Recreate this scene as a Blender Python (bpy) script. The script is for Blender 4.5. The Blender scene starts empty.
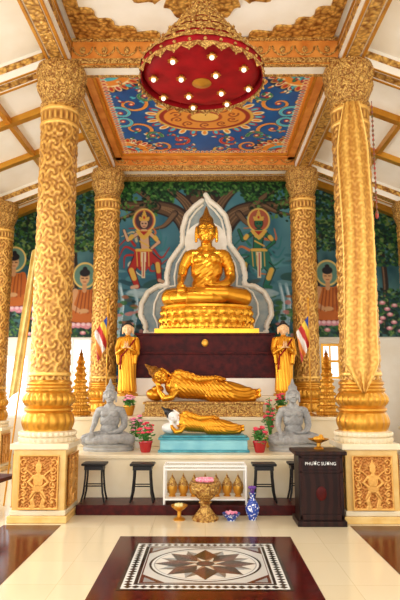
import bpy, math, random
import numpy as np
from mathutils import Vector, Matrix, Euler
random.seed(4)
RNG=np.random.default_rng(3)
S=bpy.context.scene; COL=S.collection
pi=math.pi
rad=math.radians

# ------------------------------------------------------------------ materials
def lin(c):
    return tuple(((x/255)/12.92 if x/255<=.04045 else ((x/255+.055)/1.055)**2.4) for x in c)
def mat(name,c,metal=0.,rough=.5,c2=None,kind='noise',scale=8.,bump=0.,emit=0.,trans=0.,coat=0.,lo=.35,hi=.65,alpha=1.,dist=.02,spec=.5):
    m=bpy.data.materials.new(name); m.use_nodes=True
    nt=m.node_tree; N=nt.nodes; L=nt.links
    p=N['Principled BSDF']
    p.inputs['Base Color'].default_value=(*lin(c),1)
    p.inputs['Metallic'].default_value=metal
    p.inputs['Roughness'].default_value=rough
    p.inputs['Specular IOR Level'].default_value=spec
    if coat: p.inputs['Coat Weight'].default_value=coat; p.inputs['Coat Roughness'].default_value=.08
    if trans: p.inputs['Transmission Weight'].default_value=trans
    if alpha<1: p.inputs['Alpha'].default_value=alpha
    if emit:
        p.inputs['Emission Color'].default_value=(*lin(c),1); p.inputs['Emission Strength'].default_value=emit
    tc=N.new('ShaderNodeTexCoord')
    if kind=='noise':
        t=N.new('ShaderNodeTexNoise'); t.inputs['Scale'].default_value=scale; t.inputs['Detail'].default_value=4; out=t.outputs[0]
    elif kind=='voronoi':
        nz=N.new('ShaderNodeTexNoise'); nz.inputs['Scale'].default_value=scale*.4
        mx=N.new('ShaderNodeVectorMath'); mx.operation='MULTIPLY_ADD'
        mx.inputs[1].default_value=(.12,.12,.12)
        L.new(tc.outputs['Object'],nz.inputs['Vector']); L.new(nz.outputs['Color'],mx.inputs[0]); L.new(tc.outputs['Object'],mx.inputs[2])
        t=N.new('ShaderNodeTexVoronoi'); t.inputs['Scale'].default_value=scale; L.new(mx.outputs[0],t.inputs['Vector']); out=t.outputs['Distance']
    elif kind=='wave':
        t=N.new('ShaderNodeTexWave'); t.inputs['Scale'].default_value=scale; t.inputs['Distortion'].default_value=3; out=t.outputs[0]
    if kind!='voronoi': L.new(tc.outputs['Object'],t.inputs['Vector'])
    if c2:
        r=N.new('ShaderNodeValToRGB'); r.color_ramp.elements[0].position=lo; r.color_ramp.elements[1].position=hi
        r.color_ramp.elements[0].color=(*lin(c),1); r.color_ramp.elements[1].color=(*lin(c2),1)
        L.new(out,r.inputs[0]); L.new(r.outputs[0],p.inputs['Base Color'])
    if bump:
        b=N.new('ShaderNodeBump'); b.inputs['Strength'].default_value=bump; b.inputs['Distance'].default_value=dist
        if kind=='voronoi': b.invert=True
        L.new(out,b.inputs['Height']); L.new(b.outputs[0],p.inputs['Normal'])
    return m
def attrmat(name,metal=0.,rough=.5,coat=0,spec=.5):
    m=bpy.data.materials.new(name); m.use_nodes=True
    nt=m.node_tree; p=nt.nodes['Principled BSDF']
    a=nt.nodes.new('ShaderNodeAttribute'); a.attribute_name='Col'
    nt.links.new(a.outputs['Color'],p.inputs['Base Color'])
    p.inputs['Metallic'].default_value=metal; p.inputs['Roughness'].default_value=rough
    p.inputs['Specular IOR Level'].default_value=spec
    if coat: p.inputs['Coat Weight'].default_value=coat
    return m
GOLD=mat('gold_paint',(216,158,58),.7,.32,(196,134,40),scale=3)
GOLDS=mat('gold_statue',(236,172,50),.82,.26,(218,148,38),scale=3)
GOLDR=mat('gold_robe',(228,158,42),.82,.31,(210,140,32),scale=4)
GOLDC=mat('gold_carved',(232,184,94),.5,.4,(130,78,24),'voronoi',18,.6,lo=.2,hi=.85)
GOLDF=mat('gold_carved_fine',(236,192,104),.45,.4,(138,84,28),'voronoi',36,.7,lo=.15,hi=.75)
GCUR=mat('gold_curls',(184,120,30),.75,.38,(110,66,14),'voronoi',42,1.0,lo=.2,hi=.8)
RELIEF=attrmat('gold_relief',.5,.38)
PAINT=attrmat('mural_paint',0,.6,spec=.25)
PAINTC=attrmat('ceiling_paint',0,.45)
STONE=attrmat('inlay_stone',0,.16)
ORANGE=mat('orange_paint',(204,118,40),.2,.45,(226,150,64),scale=5)
CREAM=mat('cream_paint',(244,238,226),0,.5,(236,228,212),scale=2)
CREAMT=mat('cream_tile',(236,220,188),0,.25,(228,208,168),scale=3)
PEDM=mat('yellow_marble',(234,198,126),0,.25,(222,176,98),scale=5)
WHITE=mat('white_paint',(240,238,232),0,.5)
AURW=mat('aureole_cream',(226,218,200),0,.5,(212,202,180),scale=6)
WALLM=mat('wall_plaster',(236,228,210),0,.7,(226,214,190),scale=2)
MAROON=mat('maroon_marble',(84,18,14),0,.14,(54,10,8),scale=14,spec=.2)
MAROONS=mat('maroon_step',(80,20,16),0,.35,(50,12,10),scale=14,spec=.15)
REDW=mat('dark_red_wood',(82,18,14),0,.45,(50,8,8),scale=9,spec=.15)
DARKW=mat('dark_wood',(46,20,14),0,.4,(30,12,8),kind='wave',scale=3,spec=.2)
BLACK=mat('black_lacquer',(18,14,14),.0,.4,spec=.3)
HAIR=mat('black_hair',(18,14,14),0,.4)
SKIN=mat('painted_skin',(236,190,136),.1,.4)
GREY=mat('grey_stone',(176,174,168),0,.55,(150,148,144),scale=9,bump=.1)
GREYR=mat('grey_stone_robe',(160,158,154),0,.6,(140,138,134),scale=9,bump=.1)
TURQ=mat('turquoise_paint',(110,180,196),0,.35,(136,200,208),scale=4)
TURQD=mat('teal_cloth',(48,134,146),0,.5,(80,164,176),scale=10)
RED=mat('red_cloth',(158,10,20),0,.6,(128,6,14),scale=6,spec=.2)
REDF=mat('red_flower',(214,30,50),0,.5,(240,90,110),scale=20)
PINK=mat('pink_flower',(240,110,150),0,.5,(255,190,200),scale=20)
LEAF=mat('green_leaf',(46,110,38),0,.5,(90,150,60),scale=12)
REDP=mat('red_glazed_pot',(170,30,34),0,.25)
BLUEW=mat('blue_white_porcelain',(235,238,245),0,.15,(40,70,160),'voronoi',30,lo=.3,hi=.4)
GLASS=mat('clear_glass',(235,245,245),0,.05,alpha=.25)
BULB=mat('warm_bulb',(255,244,224),0,.4,emit=.8)
YEL=mat('yellow_cloth',(236,178,50),.3,.5,(206,140,30),'voronoi',26,.4,lo=.2,hi=.7)
IVORY=mat('white_enamel',(245,240,232),0,.3)
TILE=bpy.data.materials.new('cream_floor_tile'); TILE.use_nodes=True
nt=TILE.node_tree; p=nt.nodes['Principled BSDF']; p.inputs['Roughness'].default_value=.13
bk=nt.nodes.new('ShaderNodeTexBrick'); bk.offset=0; bk.inputs['Scale'].default_value=1
bk.inputs['Brick Width'].default_value=.6; bk.inputs['Row Height'].default_value=.6; bk.inputs['Mortar Size'].default_value=.002
bk.inputs['Color1'].default_value=(*lin((224,208,174)),1); bk.inputs['Color2'].default_value=(*lin((220,202,166)),1); bk.inputs['Mortar'].default_value=(*lin((194,174,138)),1)
tc=nt.nodes.new('ShaderNodeTexCoord'); nt.links.new(tc.outputs['Object'],bk.inputs['Vector']); nt.links.new(bk.outputs[0],p.inputs['Base Color'])

# ------------------------------------------------------------------ mesh builder
class MB:
    def __init__(s): s.v=[];s.f=[];s.m=[]
    def add(s,v,f,mi=0,M=None):
        o=len(s.v)
        s.v+=[tuple(M@Vector(p)) if M else tuple(p) for p in v]
        s.f+=[tuple(i+o for i in q) for q in f]; s.m+=[mi]*len(f); return s
    def box(s,c,d,mi=0,M=None):
        x,y,z=d[0]/2,d[1]/2,d[2]/2
        v=[(c[0]+i*x,c[1]+j*y,c[2]+k*z) for k in(-1,1) for j in(-1,1) for i in(-1,1)]
        return s.add(v,[(0,2,3,1),(4,5,7,6),(0,1,5,4),(2,6,7,3),(0,4,6,2),(1,3,7,5)],mi,M)
    def beam(s,a,b,w,h,mi=0,up=(0,0,1)):
        a=Vector(a);b=Vector(b);d=(b-a);l=d.length;d.normalize()
        sx=d.cross(Vector(up)).normalized();u=sx.cross(d)
        M=Matrix(((sx.x,d.x,u.x,(a.x+b.x)/2),(sx.y,d.y,u.y,(a.y+b.y)/2),(sx.z,d.z,u.z,(a.z+b.z)/2),(0,0,0,1)))
        return s.box((0,0,0),(w,l,h),mi,M)
    def lathe(s,prof,seg=32,fn=None,mi=0,M=None,sx=1,sy=1,c=(0,0,0)):
        v=[];f=[];n=len(prof)
        for (r,z) in prof:
            for k in range(seg):
                t=2*pi*k/seg; rr=r+(fn(t,r,z) if fn and r>1e-5 else 0)
                v.append((c[0]+rr*math.cos(t)*sx,c[1]+rr*math.sin(t)*sy,c[2]+z))
        for i in range(n-1):
            for k in range(seg):
                k2=(k+1)%seg; f.append((i*seg+k,i*seg+k2,(i+1)*seg+k2,(i+1)*seg+k))
        if prof[0][0]>1e-4: f.append(tuple(reversed(range(seg))))
        if prof[-1][0]>1e-4: f.append(tuple((n-1)*seg+k for k in range(seg)))
        return s.add(v,f,mi,M)
    def tube(s,pts,rads,seg=10,mi=0,rnd=True,M=None):
        pts=[Vector(p) for p in pts]
        if not isinstance(rads,(list,tuple)): rads=[rads]*len(pts)
        rads=list(rads)
        if rnd:
            d0=(pts[1]-pts[0]).normalized(); d1=(pts[-1]-pts[-2]).normalized()
            p0,r0,p1,r1=pts[0],rads[0],pts[-1],rads[-1]
            A=[80,55,28]
            pts=[p0-d0*r0*math.sin(rad(a)) for a in A]+pts+[p1+d1*r1*math.sin(rad(a)) for a in reversed(A)]
            rads=[r0*math.cos(rad(a)) for a in A]+rads+[r1*math.cos(rad(a)) for a in reversed(A)]
        n=len(pts);v=[];f=[];u=None
        for i in range(n):
            t=(pts[min(i+1,n-1)]-pts[max(i-1,0)]).normalized()
            if u is None: u=t.orthogonal().normalized()
            else:
                u=(u-t*u.dot(t)); u=u.normalized() if u.length>1e-6 else t.orthogonal().normalized()
            w=t.cross(u)
            for k in range(seg):
                a=2*pi*k/seg; v.append(pts[i]+(u*math.cos(a)+w*math.sin(a))*rads[i])
        for i in range(n-1):
            for k in range(seg):
                k2=(k+1)%seg; f.append((i*seg+k,i*seg+k2,(i+1)*seg+k2,(i+1)*seg+k))
        f.append(tuple(reversed(range(seg)))); f.append(tuple((n-1)*seg+k for k in range(seg)))
        return s.add(v,f,mi,M)
    def ell(s,c,r,mi=0,rot=None,seg=16,rings=10):
        v=[(0,0,-1)];f=[]
        for i in range(1,rings):
            a=-pi/2+pi*i/rings
            for k in range(seg):
                t=2*pi*k/seg; v.append((math.cos(a)*math.cos(t),math.cos(a)*math.sin(t),math.sin(a)))
        v.append((0,0,1)); top=len(v)-1
        for k in range(seg): f.append((0,1+(k+1)%seg,1+k))
        for i in range(rings-2):
            for k in range(seg):
                k2=(k+1)%seg;a=1+i*seg; f.append((a+k,a+k2,a+seg+k2,a+seg+k))
        a=1+(rings-2)*seg
        for k in range(seg): f.append((a+k,a+(k+1)%seg,top))
        M=Matrix.Translation(c)@(Euler(rot).to_matrix().to_4x4() if rot else Matrix())@Matrix.Diagonal((*r,1))
        return s.add(v,f,mi,M)
    def prism(s,poly,y0,y1,mi=0,M=None):
        n=len(poly)
        v=[(x,y0,z) for x,z in poly]+[(x,y1,z) for x,z in poly]
        f=[tuple(range(n)),tuple(reversed(range(n,2*n)))]+[(i,i+n,(i+1)%n+n,(i+1)%n) for i in range(n)]
        return s.add(v,f,mi,M)
    def mesh(s,name,mats,smooth=True):
        me=bpy.data.meshes.new(name); me.from_pydata(s.v,[],s.f)
        for m in mats: me.materials.append(m)
        me.polygons.foreach_set('material_index',s.m)
        me.polygons.foreach_set('use_smooth',[smooth]*len(me.polygons))
        me.validate(); me.update(); return me
    def obj(s,name,mats,parent=None,smooth=True,bevel=0,loc=None,auto=True):
        if not isinstance(mats,(list,tuple)): mats=[mats]
        me=s.mesh(name,mats,smooth)
        if smooth and auto: 
            try: me.set_sharp_from_angle(angle=rad(40))
            except Exception: pass
        return mkobj(name,me,parent,bevel,loc)
def mkobj(name,me,parent=None,bevel=0,loc=None):
    o=bpy.data.objects.new(name,me); COL.objects.link(o)
    if parent: o.parent=parent
    if loc: o.location=loc
    if bevel:
        b=o.modifiers.new('bevel','BEVEL'); b.width=bevel; b.segments=2; b.limit_method='ANGLE'
    return o
def tag(o,label,cat,group=None,kind=None):
    o['label']=label; o['category']=cat
    if group: o['group']=group
    if kind: o['kind']=kind
    return o
def root(name,label,cat,loc=(0,0,0),group=None,rot=0,scale=1):
    e=bpy.data.objects.new(name,None); e.empty_display_size=.1; COL.objects.link(e); e.location=loc
    e.rotation_euler=(0,0,rot); e.scale=(scale,)*3
    return tag(e,label,cat,group)
def struct(mb,name,mats,label,cat,smooth=False,bevel=0):
    o=mb.obj(name,mats,None,smooth,bevel); return tag(o,label,cat,None,'structure')
def copytree(o,loc=None,rot=None,scale=None,label=None,parent=None):
    c=o.copy(); COL.objects.link(c)
    if parent: c.parent=parent
    if loc is not None: c.location=loc
    if rot is not None: c.rotation_euler=(0,0,rot)
    if scale is not None: c.scale=scale if isinstance(scale,tuple) else (scale,)*3
    if label: c['label']=label
    for ch in o.children: copytree(ch,parent=c)
    return c
def gridmesh(name,P,C,material,flip=False):
    H,W=P.shape[:2]
    me=bpy.data.meshes.new(name)
    idx=np.arange(H*W).reshape(H,W)
    q=np.stack([idx[:-1,:-1],idx[:-1,1:],idx[1:,1:],idx[1:,:-1]],-1).reshape(-1,4)
    if flip: q=q[:,::-1]
    me.from_pydata(P.reshape(-1,3).tolist(),[],q.tolist())
    if C is not None:
        a=me.color_attributes.new('Col','FLOAT_COLOR','POINT')
        c=np.clip(C,0,1); c=np.where(c<=.04045,c/12.92,((c+.055)/1.055)**2.4)
        c=np.concatenate([c.reshape(-1,3),np.ones((H*W,1))],1).astype(np.float32)
        a.data.foreach_set('color',c.ravel())
    me.materials.append(material)
    me.polygons.foreach_set('use_smooth',[True]*len(me.polygons)); me.update()
    return me

# ------------------------------------------------------------------ 2D painter
def fbm(H,W,n,seed):
    g=np.random.default_rng(seed); out=np.zeros((H,W));amp=1
    for o in range(3):
        k=n*2**o; G=g.random((k+2,k+2)); y=np.linspace(0,k,H);x=np.linspace(0,k,W)
        yi=y.astype(int);xi=x.astype(int);fy=(y-yi)[:,None];fx=(x-xi)[None]
        a=G[yi][:,xi];b=G[yi][:,xi+1];c=G[yi+1][:,xi];d=G[yi+1][:,xi+1]
        out+=amp*((a*(1-fx)+b*fx)*(1-fy)+(c*(1-fx)+d*fx)*fy); amp*=.5
    return out/1.75
class Cv:
    def __init__(s,x0,x1,y0,y1,step,bg):
        s.x=np.arange(x0,x1+step/2,step); s.y=np.arange(y0,y1+step/2,step); s.st=step
        s.X,s.Y=np.meshgrid(s.x,s.y)
        bg=np.array(bg,float); s.im=np.zeros(s.X.shape+(bg.size,))+bg
    def _bb(s,xa,xb,ya,yb):
        i0,i1=np.searchsorted(s.y,[ya,yb]); j0,j1=np.searchsorted(s.x,[xa,xb]); return slice(max(i0-1,0),i1+1),slice(max(j0-1,0),j1+1)
    def _mix(s,b,a,col): a=np.clip(a,0,1)[...,None]; s.im[b]=s.im[b]*(1-a)+np.array(col,float)*a
    def ell(s,cx,cy,rx,ry,col,rot=0,al=1):
        R=max(rx,ry)+s.st; b=s._bb(cx-R,cx+R,cy-R,cy+R); x=s.X[b]-cx;y=s.Y[b]-cy
        c,q=math.cos(rot),math.sin(rot); u=(x*c+y*q)/rx; v=(-x*q+y*c)/ry
        d=np.sqrt(u*u+v*v); s._mix(b,((1-d)*min(rx,ry)/s.st+.5).clip(0,1)*al,col)
    def line(s,pts,w,col,w2=None,al=1):
        n=len(pts)-1
        for k in range(n):
            (ax,ay),(bx,by)=pts[k],pts[k+1]
            wa=w if w2 is None else w+(w2-w)*k/n; wb=w if w2 is None else w+(w2-w)*(k+1)/n
            W=max(wa,wb)+s.st; b=s._bb(min(ax,bx)-W,max(ax,bx)+W,min(ay,by)-W,max(ay,by)+W)
            x=s.X[b];y=s.Y[b]; dx,dy=bx-ax,by-ay; t=np.clip(((x-ax)*dx+(y-ay)*dy)/(dx*dx+dy*dy+1e-9),0,1)
            d=np.hypot(x-ax-t*dx,y-ay-t*dy); s._mix(b,(((wa+(wb-wa)*t)/2-d)/s.st+.5).clip(0,1)*al,col)
    def curve(s,pts,w,col,w2=None,n=10,al=1):
        P=[np.array(p,float) for p in pts]; P=[2*P[0]-P[1]]+P+[2*P[-1]-P[-2]]; out=[]
        for i in range(1,len(P)-2):
            for k in range(n):
                t=k/n; out.append(tuple(.5*((2*P[i])+(-P[i-1]+P[i+1])*t+(2*P[i-1]-5*P[i]+4*P[i+1]-P[i+2])*t*t+(-P[i-1]+3*P[i]-3*P[i+1]+P[i+2])*t**3)))
        out.append(tuple(P[-2])); s.line(out,w,col,w2,al)
    def poly(s,pts,col,al=1):
        xs=[p[0] for p in pts];ys=[p[1] for p in pts]; b=s._bb(min(xs),max(xs),min(ys),max(ys)); x=s.X[b];y=s.Y[b]
        ins=np.zeros(x.shape,bool); n=len(pts)
        for i in range(n):
            ax,ay=pts[i];bx,by=pts[(i+1)%n]
            if ay==by: continue
            c=((ay>y)!=(by>y))&(x<(bx-ax)*(y-ay)/(by-ay)+ax); ins^=c
        s._mix(b,ins.astype(float)*al,col)
    def rect(s,xa,xb,ya,yb,col): s.poly([(xa,ya),(xb,ya),(xb,yb),(xa,yb)],col)
def c8(*c): return tuple(x/255 for x in c)
def spiral(cx,cy,r,turn,a0,sg=1,n=26,rx=1):
    return [(cx+rx*sg*r*(1-k/n)*math.cos(a0+turn*2*pi*k/n),cy+r*(1-k/n)*math.sin(a0+turn*2*pi*k/n)) for k in range(n)]

# ------------------------------------------------------------------ camera
cam=bpy.data.cameras.new('camera'); co=bpy.data.objects.new('camera',cam); COL.objects.link(co)
cam.sensor_fit='VERTICAL'; cam.sensor_height=36; cam.lens=33.6
co.location=(0,0,1.6); co.rotation_euler=(rad(98.53),0,.0089); S.camera=co
cam.clip_start=.05; cam.clip_end=200

# ------------------------------------------------------------------ structure
WY=11.9
mb=MB(); mb.box((0,5.2,-.05),(10,13.6,.1)); struct(mb,'floor',[TILE],'polished cream tiled temple floor','floor')
mb=MB()
zc=6.25
mb.box((0,3.0,zc+.05),(3.92,8.2,.1)); mb.box((0,9.5,6.18),(3.92,4.9,.1))
for sx in(-1,1):
    a=(sx*1.96,6.2);b=(sx*4.95,6.2-.4*2.99)
    v=[(a[0],-1.1,a[1]),(b[0],-1.1,b[1]),(b[0],12,b[1]),(a[0],12,a[1])]
    v+= [(x,y,z+.1) for x,y,z in v]
    mb.add(v,[(0,1,2,3),(7,6,5,4),(0,4,5,1),(1,5,6,2),(2,6,7,3),(3,7,4,0)])
struct(mb,'ceiling',[CREAM],'cream painted ceiling with flat nave and sloping aisles','ceiling')
mb=MB()
def wallseg(xa,xb,za,zb): mb.box(((xa+xb)/2,WY+.1,(za+zb)/2),(xb-xa,.2,zb-za))
ops=[(-4.75,-3.75,.9,2.2),(-3.25,-2.4,1.1,2.58),(2.45,3.25,1.7,2.45)]
xs=-4.9
for a,b,z0,z1 in ops:
    wallseg(xs,a,0,6.25); wallseg(a,b,0,z0); wallseg(a,b,z1,6.25); xs=b
wallseg(xs,4.9,0,6.25)
struct(mb,'wall_back',[WALLM],'cream plaster end wall behind the altar','wall')
for sx,nm in((-1,'wall_left'),(1,'wall_right')):
    mb=MB(); X=sx*4.9
    mb.box((X,5.5,.45),(.2,13,.9)); mb.box((X,5.5,4.2),(.2,13,1.7))
    for y in(-.8,2.2,5.2,8.2,11.6): mb.box((X,y,2.1),(.24,.5,2.5))
    struct(mb,nm,[WALLM],'side aisle wall with open window bays','wall')
for i,(a,b,z0,z1) in enumerate(ops):
    mb=MB(); cx=(a+b)/2;cz=(z0+z1)/2
    for x in(a+.03,cx,b-.03): mb.box((x,WY+.05,cz),(.05,.08,z1-z0))
    for z in(z0+.03,cz,z1-.03): mb.box((cx,WY+.05,z),(b-a,.07,.05))
    if i==2:
        for x in(a+.2,b-.2): mb.box((x,WY+.05,cz),(.03,.06,z1-z0))
    struct(mb,'window_%d'%(i+1),[GOLD if i==2 else IVORY],'window frame with glazing bars open to daylight','window')
tn=[0]
def trim(mb,mats,label,cat='beam',smooth=False,bevel=0):
    tn[0]+=1; return struct(mb,'trim_%d'%tn[0],mats,label,cat,smooth,bevel)
CX=1.96
for sx in(-1,1):
    mb=MB(); mb.box((sx*CX,5.4,6.03),(.30,13,.3),2)
    mb.box((sx*CX,5.4,5.872),(.16,13,.02),0)
    for dx in(-.125,.125): mb.box((sx*CX+dx,5.4,5.87),(.035,13,.04),1)
    for d in(-1,1):
        mb.box((sx*CX+d*.155,5.4,6.04),(.02,13,.1),0); mb.box((sx*CX+d*.16,5.4,6.15),(.03,13,.03),1)
    trim(mb,[GOLDC,GOLD,CREAM],'cream longitudinal ceiling beam with carved gold bands')
for Y,z0,z1 in((7.13,5.86,6.24),(10.86,5.86,6.12),(3.2,5.9,6.24)):
    mb=MB(); mb.box((0,Y,(z0+z1)/2),(3.6,.3,z1-z0),0)
    mb.box((0,Y-.155,z0+.04),(3.6,.03,.07),1); mb.box((0,Y-.155,z1-.03),(3.6,.03,.05),1)
    mb.box((0,Y,z0-.004),(3.6,.2,.01),2)
    for d in(-.12,.12): mb.box((0,Y+d,z0-.01),(3.6,.04,.03),1)
    for k in range(12):
        x=-1.65+.3*k
        mb.tube([(x+.13*math.cos(a),Y-.158,z0+.24-.12*math.sin(a)) for a in [pi*q/8 for q in range(9)]],.014,6,1)
        mb.ell((x,Y-.16,z0+.2),(.04,.015,.05),1,seg=8,rings=6)
    trim(mb,[ORANGE,GOLDF,CREAM],'orange cross beam with gold swags between columns',smooth=False)
mb=MB(); mb.box((0,11.84,6.08),(3.6,.1,.1)); trim(mb,[GOLDF],'gold cornice above the mural','cornice')
for sx in(-1,1):
    for Y,w,h in((7.13,.26,.26),(8.35,.12,.1),(9.6,.12,.1),(10.86,.26,.26),(11.78,.16,.14),(5.4,.14,.1)):
        mb=MB(); f=lambda X:6.2-.4*(X-1.96)-h/2
        mb.beam((sx*2.12,Y,f(2.12)),(sx*4.8,Y,f(4.8)),w,h,2 if w>.2 else 0)
        if w>.2:
            mb.beam((sx*2.12,Y,f(2.12)-h/2),(sx*4.8,Y,f(4.8)-h/2),.13,.02,0)
            for d in(-.11,.11): mb.beam((sx*2.12,Y+d,f(2.12)-h/2),(sx*4.8,Y+d,f(4.8)-h/2),.035,.04,1)
            mb.beam((sx*2.12,Y-w/2-.005,f(2.12)+.02),(sx*4.8,Y-w/2-.005,f(4.8)+.02),.02,.09,0)
        trim(mb,[GOLDC if w>.2 else GOLD,GOLD,CREAM],'gold trimmed rib crossing the sloping aisle ceiling','ceiling rib')
    mb=MB(); X=3.1; mb.box((sx*X,5.4,6.2-.4*(X-1.96)-.04),(.08,12.6,.1)); trim(mb,[GOLD],'thin gold batten along the aisle ceiling','ceiling batten')
mb=MB()
for sx in(-1,1): mb.box((sx*1.72,9.0,6.08),(.12,3.45,.06),0); mb.box((sx*1.64,9.0,6.09),(.04,3.3,.04),1)
for Y in(7.35,10.64): mb.box((0,Y,6.08),(3.56,.14,.06),0)
for Y in(7.45,10.54): mb.box((0,Y,6.09),(3.3,.04,.04),1)
trim(mb,[ORANGE,GOLD],'orange moulded frame around the painted ceiling panel','moulding')

# ------------------------------------------------------------------ ceiling painting
cv=Cv(-1.64,1.64,-1.56,1.56,.013,c8(20,80,142))
n=fbm(*cv.X.shape,9,5); cv.im+= (n-.5)[...,None]*np.array([.1,.18,.2])
tq=c8(70,180,196);og=c8(228,136,44);rd=c8(186,38,34);cr=c8(240,220,172);gd=c8(218,172,74);dk=c8(14,32,76);gr=c8(46,126,80)
rg=random.Random(8)
for sx in(-1,1):
    for sy in(-1,1):
        def P(x,y): return (sx*x,sy*y)
        def E(x,y,a,b,c,r=0): cv.ell(sx*x,sy*y,a,b,c,r*sx*sy)
        for k,(r,c) in enumerate(((.62,dk),(.54,rd),(.46,cr),(.42,og),(.28,tq),(.18,rd),(.1,gd))):
            E(1.5,1.42,r,r*.95,c)
        for k in range(7):
            a=pi+ (k+.5)/7*pi/2; x=1.5+.5*math.cos(a);y=1.42+.5*math.sin(a); E(x,y,.09,.05,cr if k%2 else gd,a); E(x,y,.06,.03,rd,a)
        for (cx,cy,r,a0,c) in((.85,1.15,.26,.5,og),(1.2,.45,.28,2.2,og),(.45,.9,.2,1.2,rd),(.95,.72,.17,3,gr),(.3,1.3,.18,0,gd),(1.42,.15,.2,1,tq),(.6,1.42,.15,2,rd)):
            s_=spiral(cx,cy,r,1.3,a0); cv.line([P(*q) for q in s_],.1,dk,.03); cv.line([P(*q) for q in s_],.07,cr,.02); cv.line([P(*q) for q in s_],.058,c,.015)
            E(cx,cy,.05,.05,rd); E(cx,cy,.025,.025,cr)
        for k in range(40):
            x=rg.uniform(.15,1.55);y=rg.uniform(.5,1.5);a=rg.uniform(0,3)
            c=rg.choice([og,rd,cr,tq,gr,gd,og]); E(x,y,.06,.028,dk,a);E(x,y,.05,.02,c,a); E(x+.03,y+.03,.03,.02,rg.choice([rd,cr,tq]),a+1)
for k in range(28):
    a=2*pi*k/28; cv.ell(.92*math.cos(a),.6*math.sin(a),.11,.06,cr if k%2 else rd,a); cv.ell(.92*math.cos(a),.6*math.sin(a),.07,.035,og if k%2 else tq,a)
cv.ell(0,0,.84,.53,gd);cv.ell(0,0,.78,.48,c8(150,44,30));cv.ell(0,0,.7,.42,c8(226,146,56));cv.ell(0,0,.3,.2,c8(170,70,30)); cv.ell(0,0,.24,.15,c8(240,190,90))
for k in range(10):
    a=2*pi*k/10+.3; cv.line(spiral(.5*math.cos(a),.3*math.sin(a),.1,1.4,a,1),.03,c8(150,60,26),.02)
b=.07
for xa,xb,ya,yb,c in((-1.7,1.7,-1.6,-1.56+b,og),(-1.7,1.7,1.56-b,1.6,og),(-1.7,-1.64+b,-1.6,1.6,og),(1.64-b,1.7,-1.6,1.6,og)): cv.rect(xa,xb,ya,yb,c)
for k in range(38):
    x=-1.6+k*.0865; 
    for y in(-1.44,1.44): cv.ell(x,y,.035,.05,cr); cv.ell(x,y,.02,.03,rd)
for k in range(36):
    y=-1.5+k*.0857
    for x in(-1.53,1.53): cv.ell(x,y,.05,.035,cr); cv.ell(x,y,.03,.02,rd)
P_=np.stack([cv.X,cv.Y+9.0,np.full_like(cv.X,6.11)],-1)
o=mkobj('ceiling_painting',gridmesh('ceiling_painting',P_,cv.im,PAINTC,True)); tag(o,'blue ceiling painting with orange scrolls and central golden medallion','ceiling painting')

# ------------------------------------------------------------------ murals
def mural_map(cv,y=WY-.03):
    X=cv.X*.0218; Z=3.39+(300-cv.Y)*.0222
    Z=np.where(np.abs(X)>2.15,np.minimum(Z,6.2-.4*(np.abs(X)-1.96)-.03),Z)
    return np.stack([X,np.full_like(X,y),Z],-1)
cv=Cv(-96,96,177,384,.7,c8(92,150,158))
H,W=cv.X.shape
t=((cv.Y-172)/212)[...,None]
cv.im=np.array(c8(82,138,150))*np.ones((H,W,3))*(1-t)+np.array(c8(34,74,88))*t
n=fbm(H,W,7,2)[...,None]; cv.im+=(n-.5)*np.array([.36,.36,.28])
for k in range(170):
    x=rg.uniform(-100,100);y=rg.uniform(250,376); c=rg.choice([c8(26,62,72),c8(44,96,104),c8(88,146,150),c8(30,62,44),c8(124,162,160),c8(20,48,54),c8(84,74,56)])
    cv.ell(x,y,rg.uniform(4,14),rg.uniform(1.5,4.5),c,rg.uniform(-.3,.3),.55)
for x0 in(-92,-84,-70,74,80,92): 
    cv.curve([(x0,285),(x0+3,305),(x0-2,330),(x0+2,345)],3,c8(160,190,194),5,al=.6); cv.curve([(x0+1,288),(x0+4,308),(x0,335)],1,c8(220,232,232),1,al=.7)
for k in range(220):
    x=rg.choice([-1,1])*rg.uniform(56,100);y=rg.uniform(296,376); cv.ell(x,y,rg.uniform(1.5,4),rg.uniform(1,2.4),rg.choice([c8(30,70,40),c8(56,100,50),c8(160,94,60),c8(22,46,46),c8(200,124,114),c8(80,130,64)]),0,.85)
br=c8(96,70,48);br2=c8(146,112,78);br3=c8(46,32,26)
def branch(pts,w,w2):
    cv.curve(pts,w,br3,w2); cv.curve([(x-.6,y) for x,y in pts],w*.76,br,w2*.7)
    for q in(-.28,-.05,.18): cv.curve([(x+w*q,y-.5) for x,y in pts],max(w*.07,.7),br2,w2*.1,al=.8)
def leaf(x,y):
    c=rg.choice([c8(16,44,22),c8(26,70,30),c8(42,98,38),c8(74,128,50),c8(12,36,22),c8(22,58,28),c8(104,148,70)])
    cv.ell(x,y,rg.uniform(1.3,2.6),rg.uniform(.8,1.5),c,rg.uniform(-1.3,1.3))
for k in range(4200):
    x=rg.uniform(-98,98); lim=198+ 7*math.sin(x*.13+1)+5*math.sin(x*.31)
    leaf(x,rg.uniform(176,lim))
branch([(0,340),(2,280),(0,230),(-2,204)],46,38)
branch([(-8,250),(-24,218),(-48,207),(-78,206),(-98,200)],20,7)
branch([(8,250),(26,220),(44,209),(72,206),(96,198)],20,7)
branch([(-6,228),(-18,204),(-36,188)],15,5); branch([(6,224),(18,202),(34,186)],15,5); branch([(0,215),(1,196),(4,182)],14,6)
branch([(-30,214),(-40,226),(-52,230)],7,2); branch([(34,214),(44,225),(56,228)],7,2); branch([(-60,206),(-74,215),(-88,220)],6,2); branch([(60,206),(74,213),(90,216)],6,2)
branch([(-48,207),(-60,196),(-76,186)],8,3); branch([(48,208),(60,197),(76,186)],8,3)
for k in range(1500):
    x=rg.uniform(-98,98); y=rg.uniform(176,190) if rg.random()<.75 else rg.uniform(190,222)
    if abs(x)<46 and y>196: continue
    leaf(x,y)
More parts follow.
